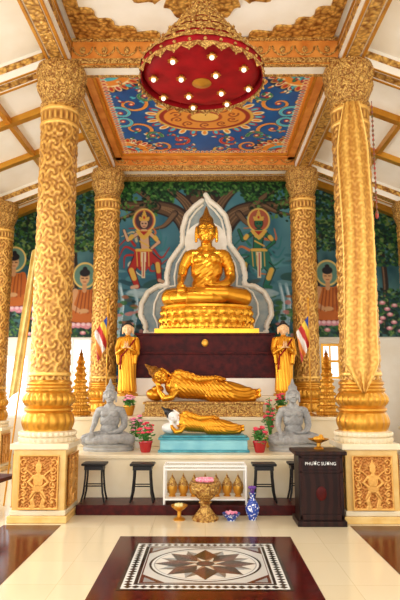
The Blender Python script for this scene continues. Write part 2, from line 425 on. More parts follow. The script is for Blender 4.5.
def deity(cx,cy,skin,cloth,halo,sg):
    G=c8(222,176,76);D=c8(40,22,18)
    for k in range(15):
        a=k/15*2*pi; cv.curve([(cx+9*math.cos(a),cy+4+12*math.sin(a)),(cx+19*math.cos(a+.35),cy+6+22*math.sin(a+.35)),(cx+26*math.cos(a-.1),cy+6+27*math.sin(a-.1))],2.6,rg.choice([c8(200,184,140),cloth,c8(50,120,124),c8(204,110,56),c8(222,212,186)]),.8,al=.85)
    cv.ell(cx,cy-24,11.5,12.5,c8(232,196,104)); cv.ell(cx,cy-24,9.8,10.8,c8(190,84,56)); cv.ell(cx,cy-24,8.6,9.6,halo)
    cv.line([(cx,cy-10),(cx+sg*2,cy+10)],11,D,9); cv.line([(cx,cy-11),(cx+sg*2,cy+9)],9.4,skin,7.4)
    cv.line([(cx-4,cy+10),(cx-sg*12,cy+26),(cx-sg*6,cy+42)],10,D,6); cv.line([(cx-4,cy+10),(cx-sg*12,cy+26),(cx-sg*6,cy+42)],8,cloth,5)
    cv.line([(cx+3,cy+10),(cx+sg*14,cy+18),(cx+sg*16,cy+36)],10,D,5); cv.line([(cx+3,cy+10),(cx+sg*14,cy+18),(cx+sg*16,cy+36)],8,cloth,4)
    cv.line([(cx-sg*12,cy+26),(cx-sg*9,cy+34)],5,G); cv.line([(cx+sg*14,cy+20),(cx+sg*15,cy+27)],4.4,G)
    cv.line([(cx-sg*6,cy+42),(cx-sg*11,cy+43)],3.4,skin); cv.line([(cx+sg*16,cy+36),(cx+sg*21,cy+38)],3.4,skin)
    cv.poly([(cx-9,cy+6),(cx+9,cy+6),(cx+9,cy+20),(cx,cy+29),(cx-10,cy+20)],cloth)
    for k in range(4): cv.line([(cx-7+4*k,cy+8),(cx-6+3.8*k,cy+22)],1,G)
    cv.poly([(cx-2.4,cy+8),(cx+2.4,cy+8),(cx+1.6,cy+34),(cx-1.6,cy+34)],c8(226,208,166)); cv.line([(cx,cy+9),(cx,cy+32)],1,c8(180,46,38))
    cv.line([(cx-7,cy+6),(cx+7,cy+6)],3,G)
    cv.line([(cx-6,cy-11),(cx-16,cy-4),(cx-20,cy-14)],4.8,D,3.2);cv.line([(cx-6,cy-11),(cx-16,cy-4),(cx-20,cy-14)],3.7,skin,2.4)
    cv.line([(cx+6,cy-11),(cx+15,cy-2),(cx+8,cy+4)],4.8,D,3.2);cv.line([(cx+6,cy-11),(cx+15,cy-2),(cx+8,cy+4)],3.7,skin,2.4)
    cv.line([(cx-12,cy-8),(cx-13.5,cy-6)],4.4,G);cv.line([(cx+11,cy-7),(cx+12.5,cy-5)],4.4,G)
    cv.poly([(cx-9,cy-14),(cx+9,cy-14),(cx+4,cy-7),(cx,cy-4),(cx-4,cy-7)],G); cv.poly([(cx-4,cy-13),(cx+4,cy-13),(cx,cy-9)],c8(180,46,38)); cv.line([(cx-4,cy-3),(cx+5,cy+2)],1.6,G)
    cv.ell(cx,cy-21,4.6,5.6,D); cv.ell(cx,cy-21,3.8,4.8,skin)
    cv.poly([(cx-4.6,cy-23.5),(cx-5.6,cy-28),(cx-2.8,cy-27.4),(cx,cy-36),(cx+2.8,cy-27.4),(cx+5.6,cy-28),(cx+4.6,cy-23.5)],G); cv.ell(cx,cy-27,1,1.4,c8(190,40,40))
    for e in(-1.6,1.6): cv.ell(cx+e,cy-21,.9,.6,c8(20,15,15))
    cv.line([(cx-1.1,cy-18.2),(cx+1.1,cy-18.2)],.7,c8(150,40,34))
    for dx,dy,rx in((0,47,15),(-8,49,9),(9,49,10),(2,51,12)): cv.ell(cx+dx,cy+dy,rx,3,c8(176,196,196),0,.7)
deity(-61,245,c8(214,168,130),c8(172,42,36),c8(80,56,60),1)
deity(54,245,c8(32,104,70),c8(34,108,90),c8(176,92,66),-1)
o=mkobj('mural',gridmesh('mural',mural_map(cv),cv.im*.95,PAINT)); tag(o,'painted mural of a spreading bodhi tree with two flying deities','mural')
def side_mural(x0,x1,seed,bx,label,y0=190):
    global cv
    cv=Cv(x0,x1,y0,336,.75,c8(70,110,110)); H,W=cv.X.shape; r=random.Random(seed)
    t=((cv.Y-185)/167)[...,None]; cv.im=np.array(c8(76,126,144))*(1-t)+np.array(c8(32,66,60))*t
    cv.im=cv.im+(fbm(H,W,6,seed)[...,None]-.5)*np.array([.36,.38,.34])
    for b in(-1,1,0): 
        xx=(x0+x1)/2+b*(x1-x0)*.36; cv.curve([(xx,330),(xx+3,280),(xx-4,y0)],7,c8(44,32,26),4); cv.curve([(xx-1,330),(xx+2,280),(xx-5,y0)],2,c8(120,92,66),1)
        cv.curve([(xx,250),(xx+12,228),(xx+22,222)],4,c8(50,38,30),1)
    for k in range(int(28*(x1-x0))):
        x=r.uniform(x0,x1);y=r.uniform(y0,y0+62) if k%3 else r.uniform(290,338)
        cv.ell(x,y,r.uniform(1,2.6),r.uniform(.8,1.6),r.choice([c8(18,48,26),c8(30,72,34),c8(58,106,46),c8(14,34,30),c8(112,138,70),c8(20,56,56)]),r.uniform(-1,1))
    for k in range(14):
        x=r.uniform(x0,x1);y=r.uniform(302,334); cv.ell(x,y,3,1.8,c8(210,126,136)); cv.ell(x,y-.6,1.4,1,c8(236,206,196))
    for cx,oy in bx:
        cv.ell(cx,270+oy,12,13,c8(226,194,110)); cv.ell(cx,270+oy,10.4,11.2,c8(96,134,116))
        cv.ell(cx,312+oy,20,7,c8(100,46,20)); cv.ell(cx,310+oy,18.5,6.4,c8(190,100,36))
        cv.poly([(cx-9,284+oy),(cx+9,284+oy),(cx+12,308+oy),(cx-12,308+oy)],c8(192,104,36)); 
        cv.line([(cx-9,286+oy),(cx-13,300+oy),(cx-3,306+oy)],6,c8(206,152,104),4); cv.line([(cx+9,286+oy),(cx+13,300+oy),(cx+3,306+oy)],7,c8(180,90,30),5)
        for q in range(5): cv.line([(cx-4+3*q,285+oy),(cx-8+4*q,307+oy)],.9,c8(116,54,20))
        cv.ell(cx,305+oy,5,2.2,c8(206,156,104))
        cv.line([(cx,278+oy),(cx,285+oy)],4.4,c8(200,146,98)); cv.ell(cx,273+oy,4.8,6.2,c8(212,164,114)); cv.ell(cx,267.5+oy,5.2,3.8,c8(30,24,30)); cv.ell(cx,263.5+oy,2.3,2.2,c8(30,24,30))
        for e in(-2,2): cv.line([(cx+e-.9,273+oy),(cx+e+.9,273+oy)],.8,c8(50,26,20))
        cv.line([(cx-1.3,276.6+oy),(cx+1.3,276.6+oy)],.7,c8(150,50,40))
        for q in range(9): cv.ell(cx-20+5*q,319+oy,3.4,2.6,c8(214,140,150)); cv.ell(cx-20+5*q,318+oy,2,1.5,c8(236,200,200))
    o=mkobj('mural',gridmesh('mural',mural_map(cv),cv.im*.95,PAINT)); tag(o,label,'mural')
side_mural(-165,-98,11,[(-119,6)],'forest mural with orange robed monk beside a lotus pond')
side_mural(-222,-167,12,[(-190,-10)],'dark forest mural with a meditating monk',205)
side_mural(98,165,13,[(121,4)],'river mural with meditating orange robed monk')
side_mural(167,222,14,[],'dark green forest mural with trees over a lotus pond',205)

# ------------------------------------------------------------------ column
def scroll(u,v,f1=16):
    row=np.floor(v); uu=u+.5*(row%2); cx=np.floor(uu); sg=np.where((cx+row)%2==0,1,-1)
    fx=uu-cx-.5; fy=v-row-.5; rho=np.hypot(fx,fy); ph=np.arctan2(fy,fx)
    s=.5+.5*np.cos(2*ph*sg+f1*rho); fall=np.clip((.56-rho)/.1,0,1)
    leaf=.5+.5*np.cos(8*ph); edge=np.clip((rho-.4)/.15,0,1)
    return np.clip(s*fall*(1-.5*edge)+.6*leaf*edge,0,1)
def reliefcol(h):  # carving shade put into the gold: recesses darker, raised parts lighter
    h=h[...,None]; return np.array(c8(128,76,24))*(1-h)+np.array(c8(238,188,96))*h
col=root('column','tall carved golden column on a marble pedestal','column',(-CX,7.13,0),'carved temple columns')
mb=MB(); mb.box((0,0,.04),(.70,.70,.08)); mb.box((0,0,.46),(.62,.62,.78)); mb.box((0,0,.865),(.70,.70,.07),1)
mb.box((0,0,.11),(.66,.66,.06),1)
ped=mb.obj('pedestal',[PEDM,CREAMT],col,False,.012)
def carved_panel():
    cv=Cv(-.24,.24,0,.62,.006,(0.,))
    cv.im[...,0]=.45*scroll(cv.X/.09,cv.Y/.09)
    def L(p,w,h): cv.line(p,w,(h,))
    for sx in(-1,1):
        cv.line([(sx*.16,.04),(sx*.17,.3),(sx*.14,.5)],.022,(.7,))
        for k in range(6): cv.line(spiral(sx*.175,.09+.09*k,.045,1.2,k,sx),.014,(.85,))
        L([(sx*.03,.22),(sx*.075,.13),(sx*.05,.04)],.05,.95); cv.ell(sx*.06,.035,.04,.016,(1.,))
        L([(sx*.05,.38),(sx*.115,.31),(sx*.06,.26)],.03,.95)
        L([(sx*.05,.37),(sx*.13,.44)],.02,.85)
        L([(sx*.02,.2),(sx*.11,.08)],.012,.6)
    cv.ell(0,.33,.06,.085,(.95,)); cv.ell(0,.235,.07,.04,(.85,)); cv.ell(0,.455,.038,.048,(1.,)); cv.poly([(-.04,.485),(.04,.485),(0,.58)],(.95,))
    for k in range(14):
        a=pi*k/13; cv.line([(.06*math.cos(a),.46+.06*math.sin(a)),(.085*math.cos(a),.46+.085*math.sin(a))],.008,(.8,))
    h=cv.im[...,0]
    h+=.15*(fbm(*h.shape,30,4)-.5)
    for (a,b) in((-.24,-.22),(.22,.24)): h[(cv.X>=a)&(cv.X<=b)]=1
    h[(cv.Y<.02)|(cv.Y>.6)]=1
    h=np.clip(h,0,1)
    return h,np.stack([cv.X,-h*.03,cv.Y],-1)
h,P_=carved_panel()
hc=h[...,None]; pc=np.array(c8(172,104,40))*(1-hc)+np.array(c8(230,172,88))*hc  # recess shade put into the panel colour by carving depth
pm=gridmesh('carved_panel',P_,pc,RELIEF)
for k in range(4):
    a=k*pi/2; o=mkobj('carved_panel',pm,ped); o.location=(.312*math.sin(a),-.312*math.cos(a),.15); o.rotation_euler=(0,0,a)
mb=MB()
mb.lathe([(.33,.9),(.345,.92),(.345,.95),(.32,.965),(.345,.98),(.35,1.0),(.345,1.02),(.31,1.035)],64,lambda t,r,z:.008*math.cos(32*t),1)
pr=[(.30,1.03)]+[(.285+.02*math.sin(pi*k/10),1.03+.022*k) for k in range(1,11)]+[(.275,1.26),(.30,1.28),(.30,1.30),(.27,1.32)]+[(.27+.035*math.sin(pi*k/10),1.32+.018*k) for k in range(1,11)]+[(.29,1.52),(.29,1.54),(.262,1.56),(.262,1.58),(.28,1.6),(.28,1.62),(.25,1.65)]
def bf(t,r,z):
    d=0
    if 1.03<z<1.26: d+=.02*abs(math.cos(9*t))*math.sin(pi*(z-1.03)/.23)
    if 1.32<z<1.51: d+=.022*abs(math.cos(11*t))*math.sin(pi*(z-1.32)/.19)
    return d
mb.lathe(pr,132,bf,0)
mb.obj('column_base',[GOLD,CREAMT],col,True)
nz,ns=330,129
T=np.linspace(0,2*pi,ns)[None].repeat(nz,0); Z=np.linspace(1.65,5.3,nz)[:,None].repeat(ns,1)
h1=scroll(T/(2*pi)*8,Z/.20,14)
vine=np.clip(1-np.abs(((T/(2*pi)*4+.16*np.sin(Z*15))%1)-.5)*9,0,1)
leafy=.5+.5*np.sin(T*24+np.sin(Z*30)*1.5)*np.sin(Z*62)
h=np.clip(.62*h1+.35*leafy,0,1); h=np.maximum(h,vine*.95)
for zb in(1.72,5.22,5.02):
    h=np.where(np.abs(Z-zb)<.022,1.15,h)
for zb in(5.12,):
    h=np.where(np.abs(Z-zb)<.07,.5+.5*np.cos(T*20)*np.cos((Z-zb)*22),h)
R=.230+.026*h
P_=np.stack([R*np.cos(T),R*np.sin(T),Z],-1)
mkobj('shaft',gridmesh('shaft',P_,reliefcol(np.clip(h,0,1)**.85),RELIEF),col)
mb=MB()
pr=[(.24,5.26),(.265,5.28),(.265,5.31),(.245,5.33),(.245,5.36)]+[(.25+.05*(k/8)**1.5,5.36+.025*k) for k in range(1,9)]+[(.325,5.57),(.325,5.60),(.29,5.62)]+[(.285+.04*(k/6),5.62+.022*k) for k in range(1,7)]+[(.34,5.77),(.34,5.80),(.32,5.81),(.32,5.86)]
def cf(t,r,z):
    d=0
    if 5.37<z<5.57: d+=.03*abs(math.cos(8*t))*((z-5.36)/.2)
    if 5.62<z<5.76: d+=.02*abs(math.cos(10*t+.3))
    return d
mb.lathe(pr,128,cf,0); mb.obj('capital',[GOLDF],col,True)
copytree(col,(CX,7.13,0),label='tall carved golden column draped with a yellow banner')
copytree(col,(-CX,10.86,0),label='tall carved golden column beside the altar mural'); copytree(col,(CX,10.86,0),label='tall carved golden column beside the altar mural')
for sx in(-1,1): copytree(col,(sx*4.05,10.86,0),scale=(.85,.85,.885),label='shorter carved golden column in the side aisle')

# ------------------------------------------------------------------ floor inlays
mb=MB(); mb.box((0,5.26,.002),(1.8,1.95,.004)); o=mb.obj('floor_border',[MAROON],None,False); tag(o,'dark maroon polished stone border around the mosaic','floor inlay')
for sx in(-1,1):
    mb=MB(); mb.box((sx*1.98,3.2,.002),(.66,7.0,.004)); o=mb.obj('floor_border',[MAROON],None,False); tag(o,'dark maroon polished stone strip along the column line','floor inlay')
cv=Cv(-.7,.7,-.66,.66,.0065,c8(198,196,188))
bk_=c8(20,16,16);br_=c8(84,40,28);wt=c8(224,222,214);gy=c8(140,142,140)
cv.im+=(fbm(*cv.X.shape,12,7)[...,None]-.5)*.06
def frame(d0,d1,c):
    m=((np.abs(cv.X)>.7-d1)|(np.abs(cv.Y)>.66-d1))&(np.abs(cv.X)<=.7-d0+1e-6)&(np.abs(cv.Y)<=.66-d0+1e-6); cv.im[m]=c
frame(0,.03,bk_);frame(.03,.12,wt)
for k in range(20):
    x=-.62+k*1.24/19
    for y in(-.585,.585): cv.poly([(x-.036,y),(x,y-.036),(x+.036,y),(x,y+.036)],bk_)
for k in range(18):
    y=-.53+k*1.06/17
    for x in(-.625,.625): cv.poly([(x-.036,y),(x,y-.036),(x+.036,y),(x,y+.036)],bk_)
frame(.12,.15,bk_);frame(.16,.17,br_)
for sx in(-1,1):
    for sy in(-1,1):
        cv.poly([(sx*.53,sy*.49),(sx*.33,sy*.49),(sx*.53,sy*.29)],br_); cv.poly([(sx*.51,sy*.475),(sx*.4,sy*.475),(sx*.51,sy*.36)],gy)
cv.ell(0,0,.5,.465,bk_);cv.ell(0,0,.48,.445,wt);cv.ell(0,0,.46,.425,gy);cv.ell(0,0,.45,.415,c8(212,206,194))
def star(n,R,r,a0,c1,c2,ky=.92):
    for k in range(n):
        a=a0+2*pi*k/n; t=(R*math.cos(a),R*ky*math.sin(a))
        l=(r*math.cos(a-pi/n),r*ky*math.sin(a-pi/n)); q=(r*math.cos(a+pi/n),r*ky*math.sin(a+pi/n))
        cv.poly([(0,0),l,t],c1); cv.poly([(0,0),t,q],c2)
star(8,.44,.26,pi/8,gy,c8(110,96,84)); star(8,.46,.28,0,c8(92,44,30),c8(34,18,16)); star(8,.2,.1,pi/8,c8(200,190,170),c8(150,110,80)); cv.ell(0,0,.08,.073,bk_);cv.ell(0,0,.055,.05,br_)
P_=np.stack([cv.X,cv.Y+5.32,np.full_like(cv.X,.006)],-1)
o=mkobj('floor_mosaic',gridmesh('floor_mosaic',P_,cv.im,STONE)); tag(o,'square stone floor mosaic with eight-pointed star in brown and black','floor mosaic')

# ------------------------------------------------------------------ altar tiers
mb=MB(); mb.box((0,7.445,.06),(3.2,.49,.12)); o=mb.obj('altar_step',[MAROONS],None,False,.008); tag(o,'low dark maroon stone step before the altar','step')
mb=MB(); mb.box((0,9.085,.33),(4.2,2.73,.66)); mb.box((0,10.9,.33),(3.1,.9,.66)); mb.box((0,7.71,.635),(4.2,.03,.05))
o=mb.obj('altar_platform',[CREAMT],None,False,.008); tag(o,'wide cream tiled altar platform','altar platform')
mb=MB(); mb.box((0,9.55,.88),(4.2,1.6,.44)); mb.box((0,8.745,1.075),(4.2,.04,.05)); o=mb.obj('altar_tier',[CREAMT],None,False,.008); tag(o,'cream tiled middle altar tier','altar tier')
mb=MB(); mb.box((0,10.4,1.25),(3.1,2.0,.3)); o=mb.obj('altar_tier',[CREAMT],None,False,.008); tag(o,'cream tiled upper altar tier','altar tier')
mb=MB(); mb.box((0,10.5,1.55),(2.62,1.4,.3)); o=mb.obj('altar_tier',[CREAM],None,False,.008); tag(o,'narrow cream ledge under the throne','altar tier')
mb=MB(); mb.box((0,10.52,1.925),(2.6,1.34,.45)); mb.box((0,10.55,2.32),(2.44,1.24,.34)); mb.box((0,10.52,2.135),(2.66,1.40,.04)); mb.box((0,10.55,2.475),(2.5,1.3,.04)); mb.box((0,10.52,1.72),(2.66,1.40,.04))
th=mb.obj('throne_plinth',[REDW],None,False,.008); tag(th,'dark red stepped wooden plinth supporting the large statue','plinth')
mb=MB(); mb.ell((0,9.92,2.32),(.06,.02,.07)); o=mb.obj('emblem',[GOLD],th)

# ------------------------------------------------------------------ figure tools
def body_mesh(mb,voxel,smooth=4,name='body'):
    me=mb.mesh(name,[GOLD]); o=bpy.data.objects.new('tmp',me); COL.objects.link(o)
    r=o.modifiers.new('r','REMESH'); r.mode='VOXEL'; r.voxel_size=voxel; r.use_smooth_shade=True
    s=o.modifiers.new('s','SMOOTH'); s.factor=.5; s.iterations=smooth
    dg=bpy.context.evaluated_depsgraph_get(); dg.update()
    out=bpy.data.meshes.new_from_object(o.evaluated_get(dg)); out.name=name
    bpy.data.objects.remove(o); bpy.data.meshes.remove(me)
    out.materials.clear(); return out
def shell(me,cond,off,name,mats,parent,thick=.01):
    n=len(me.vertices); co_=np.empty(n*3); me.vertices.foreach_get('co',co_); co_=co_.reshape(-1,3)
    no=np.empty(n*3); me.vertices.foreach_get('normal',no); no=no.reshape(-1,3)
    keepv=cond(co_,no)
    faces=[tuple(p.vertices) for p in me.polygons if all(keepv[i] for i in p.vertices)]
    used=sorted({i for f in faces for i in f}); mp={i:k for k,i in enumerate(used)}
    o_=off(co_); V=(co_+no*o_[:,None])[used]
    m=bpy.data.meshes.new(name); m.from_pydata(V.tolist(),[],[tuple(mp[i] for i in f) for f in faces])
    for x in mats: m.materials.append(x)
    m.polygons.foreach_set('use_smooth',[True]*len(m.polygons)); m.update()
    o=mkobj(name,m,parent); s=o.modifiers.new('sol','SOLIDIFY'); s.thickness=thick; s.offset=-1
    return o
def hand(mb,w,d,n,L,side=1,curl=.25):
    w=Vector(w);d=Vector(d).normalized();n=Vector(n).normalized();s=d.cross(n).normalized()*side
    for k in(-1.1,-.35,.35,1.1): mb.tube([w+s*k*L*.1,w+d*L*.45+s*k*L*.16],[L*.11,L*.12],8)
    for k,l in((-1.5,.42),(-.5,.52),(.5,.5),(1.5,.38)):
        b=w+d*L*.45+s*k*L*.145
        mb.tube([b,b+d*l*L*.5+n*curl*L*.05,b+d*l*L*.9+n*curl*L*.35],[L*.07,L*.062,L*.05],8)
    b=w+d*L*.12-s*L*.2
    mb.tube([b,b+d*L*.22-s*L*.12+n*L*.05,b+d*L*.42-s*L*.1+n*L*.1],[L*.09,L*.075,L*.055],8)
def head(mb,c,k,tilt=None,usn=True):
    """statue head at centre c with half-height .215*k, face toward -Y"""
    t=MB()
    t.ell((0,0,0),(.165,.185,.215),seg=24,rings=16); t.ell((0,-.05,-.1),(.115,.12,.12)); t.ell((0,-.13,-.165),(.05,.05,.04))
    t.tube([(0,-.175,.05),(0,-.2,-.03)],[.016,.03]); 
    for sx in(-1,1):
        t.ell((sx*.022,-.19,-.038),(.02,.02,.016))
        t.tube([(sx*.02,-.175,.06),(sx*.07,-.17,.085),(sx*.12,-.135,.06)],.012)
        t.ell((sx*.066,-.152,.025),(.04,.025,.022)); t.ell((sx*.08,-.12,-.06),(.06,.05,.05))
        t.tube([(sx*.165,0,.08),(sx*.185,.0,.0),(sx*.178,-.01,-.17)],[.03,.022,.028])
    t.ell((0,-.168,-.092),(.048,.022,.014)); t.ell((0,-.163,-.118),(.038,.022,.015))
    if usn: t.ell((0,.02,.2),(.12,.13,.1)); t.lathe([(.075,.24),(.07,.28),(.045,.33),(.03,.38),(.012,.44),(.0,.48)],16,c=(0,.01,0))
    else: t.ell((0,.03,.21),(.07,.07,.06))
    M=Matrix.Translation(c)@(Euler(tilt).to_matrix().to_4x4() if tilt else Matrix())@Matrix.Scale(k,4)
    mb.add(t.v,t.f,0,M); return M
def seated():
    mb=MB()
    mb.ell((0,.02,.2),(.4,.3,.24)); mb.ell((0,0,.42),(.27,.21,.26)); mb.ell((0,.0,.72),(.30,.21,.28)); mb.ell((0,.02,.92),(.33,.19,.2))
    mb.tube([(-.27,.01,1.0),(.27,.01,1.0)],.125,16); mb.tube([(-.1,.02,1.1),(.1,.02,1.1)],.09)
    mb.tube([(0,.02,1.05),(0,-.0,1.28)],[.12,.1],16)
    for k in range(3): mb.lathe([(.1,0),(.112,.012),(.1,.024)],20,c=(0,.0,1.17+.035*k))
    mb.ell((-.13,-.13,.9),(.13,.09,.1)); mb.ell((.13,-.13,.9),(.13,.09,.1))
    for sx in(-1,1):
        mb.tube([(sx*.2,.05,.18),(sx*.45,-.15,.19),(sx*.66,-.28,.16)],[.22,.19,.15],16)
    mb.tube([(-.66,-.28,.14),(-.3,-.48,.13),(.1,-.52,.12),(.3,-.46,.12)],[.15,.12,.09,.07],14)
    mb.tube([(.66,-.28,.15),(.35,-.46,.2),(0,-.5,.22),(-.25,-.44,.24)],[.15,.12,.09,.07],14)
    mb.tube([(-.25,-.44,.25),(-.42,-.36,.29)],[.06,.05]); mb.ell((0,-.32,.13),(.4,.22,.12))
    mb.tube([(-.33,.02,.98),(-.43,.03,.78),(-.46,-.02,.58)],[.12,.1,.085],14); mb.tube([(-.46,-.02,.58),(-.47,-.26,.47),(-.46,-.44,.38)],[.085,.07,.055],14)
    hand(mb,(-.46,-.46,.37),(.02,-.35,-1),(0,1,-.3),.25,-1,.1)
    mb.tube([(.33,.02,.98),(.43,.03,.78),(.45,-.02,.56)],[.12,.1,.085],14); mb.tube([(.45,-.02,.56),(.36,-.24,.42),(.22,-.36,.37)],[.085,.07,.055],14)
    hand(mb,(.2,-.37,.365),(-1,-.12,-.02),(0,0,1),.25,-1,.3)
    head(mb,(0,-.03,1.45),1.08)
    return body_mesh(mb,.011,4,'seated_body')
SM=seated()
def seated_fig(r,z,k,m_body,m_robe,m_hair,y=0,scale=1.,eyes=None):
    me=SM.copy(); me.materials.append(m_body)
    o=mkobj('body',me,r); o.location=(0,y,z); o.scale=(scale,)*3
    def c_robe(c,n):
        x,yy,zz=c.T
        torso=(zz<1.09)&((zz<.55+ (x+.38)*.78))&(zz>.3)&(np.abs(x)<.6)
        rarm=(x<-.335)&(zz>.3)&(zz>.36)&(yy>-.6)
        larm=(x>.28)&(yy>-.33)&(zz>.3)
        legs=(zz<=.36)&~((x<-.2)&(yy<-.4)&(zz>.2))&~((x<-.36)&(yy<-.44))&~((np.abs(x)<.26)&(yy<-.25)&(zz>.3))
        back=(yy>.05)&(zz<1.05)&(x>-.3)
        return ((torso&~rarm)|larm&(zz<1.1)|legs|back)&(zz<1.12)
    def off(c):
        x,yy,zz=c.T
        t=np.where(zz>.34,np.sin((zz-x*.75)*70),np.sin(np.hypot(np.abs(x)-.1,yy*1.3)*62))
        return .013+.003*t
    rb=shell(SM,c_robe,off,'robe',[m_robe],r,.012); rb.location=o.location; rb.scale=o.scale
    def c_hair(c,n):
        x,yy,zz=c.T; return (zz>1.46)&((zz>1.585-.12*(np.abs(x)/.18)**2)|(yy>-.03))&(np.abs(x)<.172+.1*(zz>1.62))|((zz>1.36)&(yy>.06))
    hr=shell(SM,c_hair,lambda c:np.full(len(c),.012),'hair',[m_hair],r,.012); hr.location=o.location; hr.scale=o.scale
    if eyes:
        for sx in(-1,1):
            e=MB(); e.ell((sx*.071*scale,y-.03*scale-.19*scale,z+1.464*scale),(.036*scale,.008*scale,.006*scale)); e.obj('eye',[eyes],r)
    return r
bz=2.495
B=root('buddha_statue','large gilded seated meditating statue on a golden lotus seat','statue',(0.03,10.42,bz))
def lf(t,r,z):
    if .2<z<.34: return .05*abs(math.cos(14*t))*math.sin(pi*(z-.2)/.14)
    if .34<z<.48: return .05*abs(math.cos(14*t+.8))*math.sin(pi*(z-.34)/.14)
    if .09<z<.18: return .02*math.cos(40*t)
    return 0
mb=MB()
mb.box((0,0,.04),(1.86,1.0,.08)); 
pr=[(.98,.08),(.98,.1),(.93,.12),(.93,.16),(.95,.19)]+[(.93,.2+.02*k) for k in range(8)]+[(.9,.345)]+[(.9,.34+.02*k) for k in range(1,8)]+[(.93,.49),(.93,.53),(.88,.54)]
mb.lathe(pr,168,lf,sx=.93,sy=.53); mb.obj('lotus_seat',[GOLDS],B)
seated_fig(B,.52,1,GOLDS,GOLDR,GCUR,y=.08,scale=1.02,eyes=BLACK)
half=[(0,193),(4,199),(12,205),(20,214),(24,228),(24,243),(30,251),(37,261),(40,274),(39,284),(49,285),(59,291),(65,302),(66,313),(61,322),(60,332)]
hp=[(x*.0198,(332-y)*.0207) for x,y in half]
poly=hp+[(-x,z) for x,z in reversed(hp[1:])]
A=root('aureole','tall leaf-shaped aureole board with thick cream flame rim','aureole',(0.02,11.12,2.57))
AUR=mat('aureole_blue_grey',(104,122,126),0,.6,(146,150,140),scale=4)
mb=MB(); mb.prism(poly,-.02,.05); mb.obj('aureole_panel',[AUR],A,False)
cvp=[(x,-.03,z) for x,z in poly]; mb=MB(); mb.tube(cvp,.055,10)
for i in range(len(cvp)-1):
    a=Vector(cvp[i]);b=Vector(cvp[i+1]);n_=max(1,int((b-a).length/.09))
    for k in range(n_):
        q=a.lerp(b,(k+.5)/n_); mb.ell(q,(.06,.05,.06),seg=8,rings=6)
mb.obj('rim',[AURW],A)
mb=MB(); ih=[(x*.80,.03+z*.955) for x,z in poly]; mb.tube([(x,-.03,z) for x,z in ih],.022,8); mb.obj('inner_rim',[AURW],A)
mb=MB()
mb.lathe([(.40,0),(.43,.0),(.43,.03),(.40,.03)],48,M=Matrix.Translation((0,-.02,1.88))@Matrix.Rotation(pi/2,4,'X')); 
for k in range(24):
    a=2*pi*k/24; mb.beam((.02*math.cos(a),-.03,1.88+.02*math.sin(a)),(.41*math.cos(a),-.03,1.88+.41*math.sin(a)),.02,.02,up=(0,1,0))
mb.obj('halo_ring',[AURW],A)

G1=root('stone_statue','light grey stone seated meditating statue on low base','statue',(-1.39,8.28,.66),'grey stone statues')
mb=MB(); mb.lathe([(.36,0),(.37,.03),(.34,.05),(.36,.08),(.33,.1)],64,lambda t,r,z:.012*abs(math.cos(12*t)) if .04<z<.1 else 0,sx=1,sy=.72); mb.obj('lotus_base',[GREY],G1)
seated_fig(G1,.08,1,GREY,GREYR,GREYR,y=.04,scale=.48)
copytree(G1,(1.28,8.28,.66))

def reclining():
    mb=MB()
    mb.tube([(-.44,.02,.24),(-.25,.02,.22),(-.05,.02,.19),(.12,.02,.19)],[.17,.17,.145,.17],18)
    mb.ell((-.42,.0,.27),(.14,.14,.2))
    mb.tube([(.12,.02,.2),(.45,.0,.16),(.78,.0,.11)],[.175,.13,.08],16); mb.tube([(.12,-.05,.12),(.45,-.07,.1),(.76,-.04,.075)],[.12,.1,.065],16)
    for dz in(0,.07):
        mb.tube([(.79,-.0,.08+dz),(.85,-.1,.1+dz)],[.045,.035],10)
        for k in range(5): mb.tube([(.85,-.1,.075+dz+.014*k),(.86,-.13,.075+dz+.014*k)],.01,6)
    mb.tube([(-.46,0,.3),(-.56,-.01,.33)],[.075,.065],12)
    mb.tube([(-.4,-.03,.42),(-.2,-.1,.38),(-.08,-.12,.34)],[.075,.06,.05],12); mb.tube([(-.08,-.12,.34),(.1,-.09,.35),(.2,-.06,.365)],[.05,.04,.033],12)
    hand(mb,(.2,-.07,.365),(1,-.02,-.1),(0,.3,-1),.15,1,.2)
    mb.tube([(-.42,-.08,.18),(-.5,-.16,.07),(-.6,-.18,.055)],[.07,.055,.05],12); mb.tube([(-.6,-.18,.055),(-.68,-.12,.15),(-.7,-.08,.22)],[.05,.04,.03],12)
    hand(mb,(-.7,-.075,.22),(-.15,.1,1),(0,.9,0),.14,1,.1)
    M=head(mb,(-.68,-.03,.39),.66,(0,rad(-52),0))
    return body_mesh(mb,.0085,3,'reclining_body'),M
RM,RHM=reclining()
def reclining_fig(r,loc,scale,mb_,mr_,mh_,face=None):
    me=RM.copy(); me.materials.append(mb_)
    if face:
        me.materials.append(face)
        for p in me.polygons:
            if p.center.x<-.535 and p.center.z>.2: p.material_index=1
    o=mkobj('body',me,r); o.location=loc; o.scale=(scale,)*3
    Mi=RHM.inverted()
    def cr_(c,n):
        x,y,z=c.T; return (x>-.5+.5*(.42-z)*(z>.2))&(x<.8)&~((y<-.085)&(x>.17)&(x<.4)&(z>.3))&~((x<-.3)&(z<.17))|((x>-.4)&(x<.78))&~((x>.16)&(x<.4)&(z>.33))
    def off(c):
        x,y,z=c.T; return .009+.004*np.sin((z*1.0+.25*x+ .3*np.sin(x*3))*110)
    s=shell(RM,cr_,off,'robe',[mr_],r,.008); s.location=loc; s.scale=o.scale
    def ch(c,n):
        M3=np.array(Mi); q=c@M3[:3,:3].T+M3[:3,3]; x,y,z=q.T
        return (np.abs(x)<.2)&(np.abs(y)<.25)&(z<.6)&(z>-.05)&((z>.12-.1*(np.abs(x)/.17)**2)|(y>.0))&((np.abs(x)<.15)|(z>.1))
    s=shell(RM,ch,lambda c:np.full(len(c),.007),'hair',[mh_],r,.007); s.location=loc; s.scale=o.scale
R1=root('reclining_buddha','gilded reclining statue resting its head on one hand','statue',(-.02,9.08,1.1))
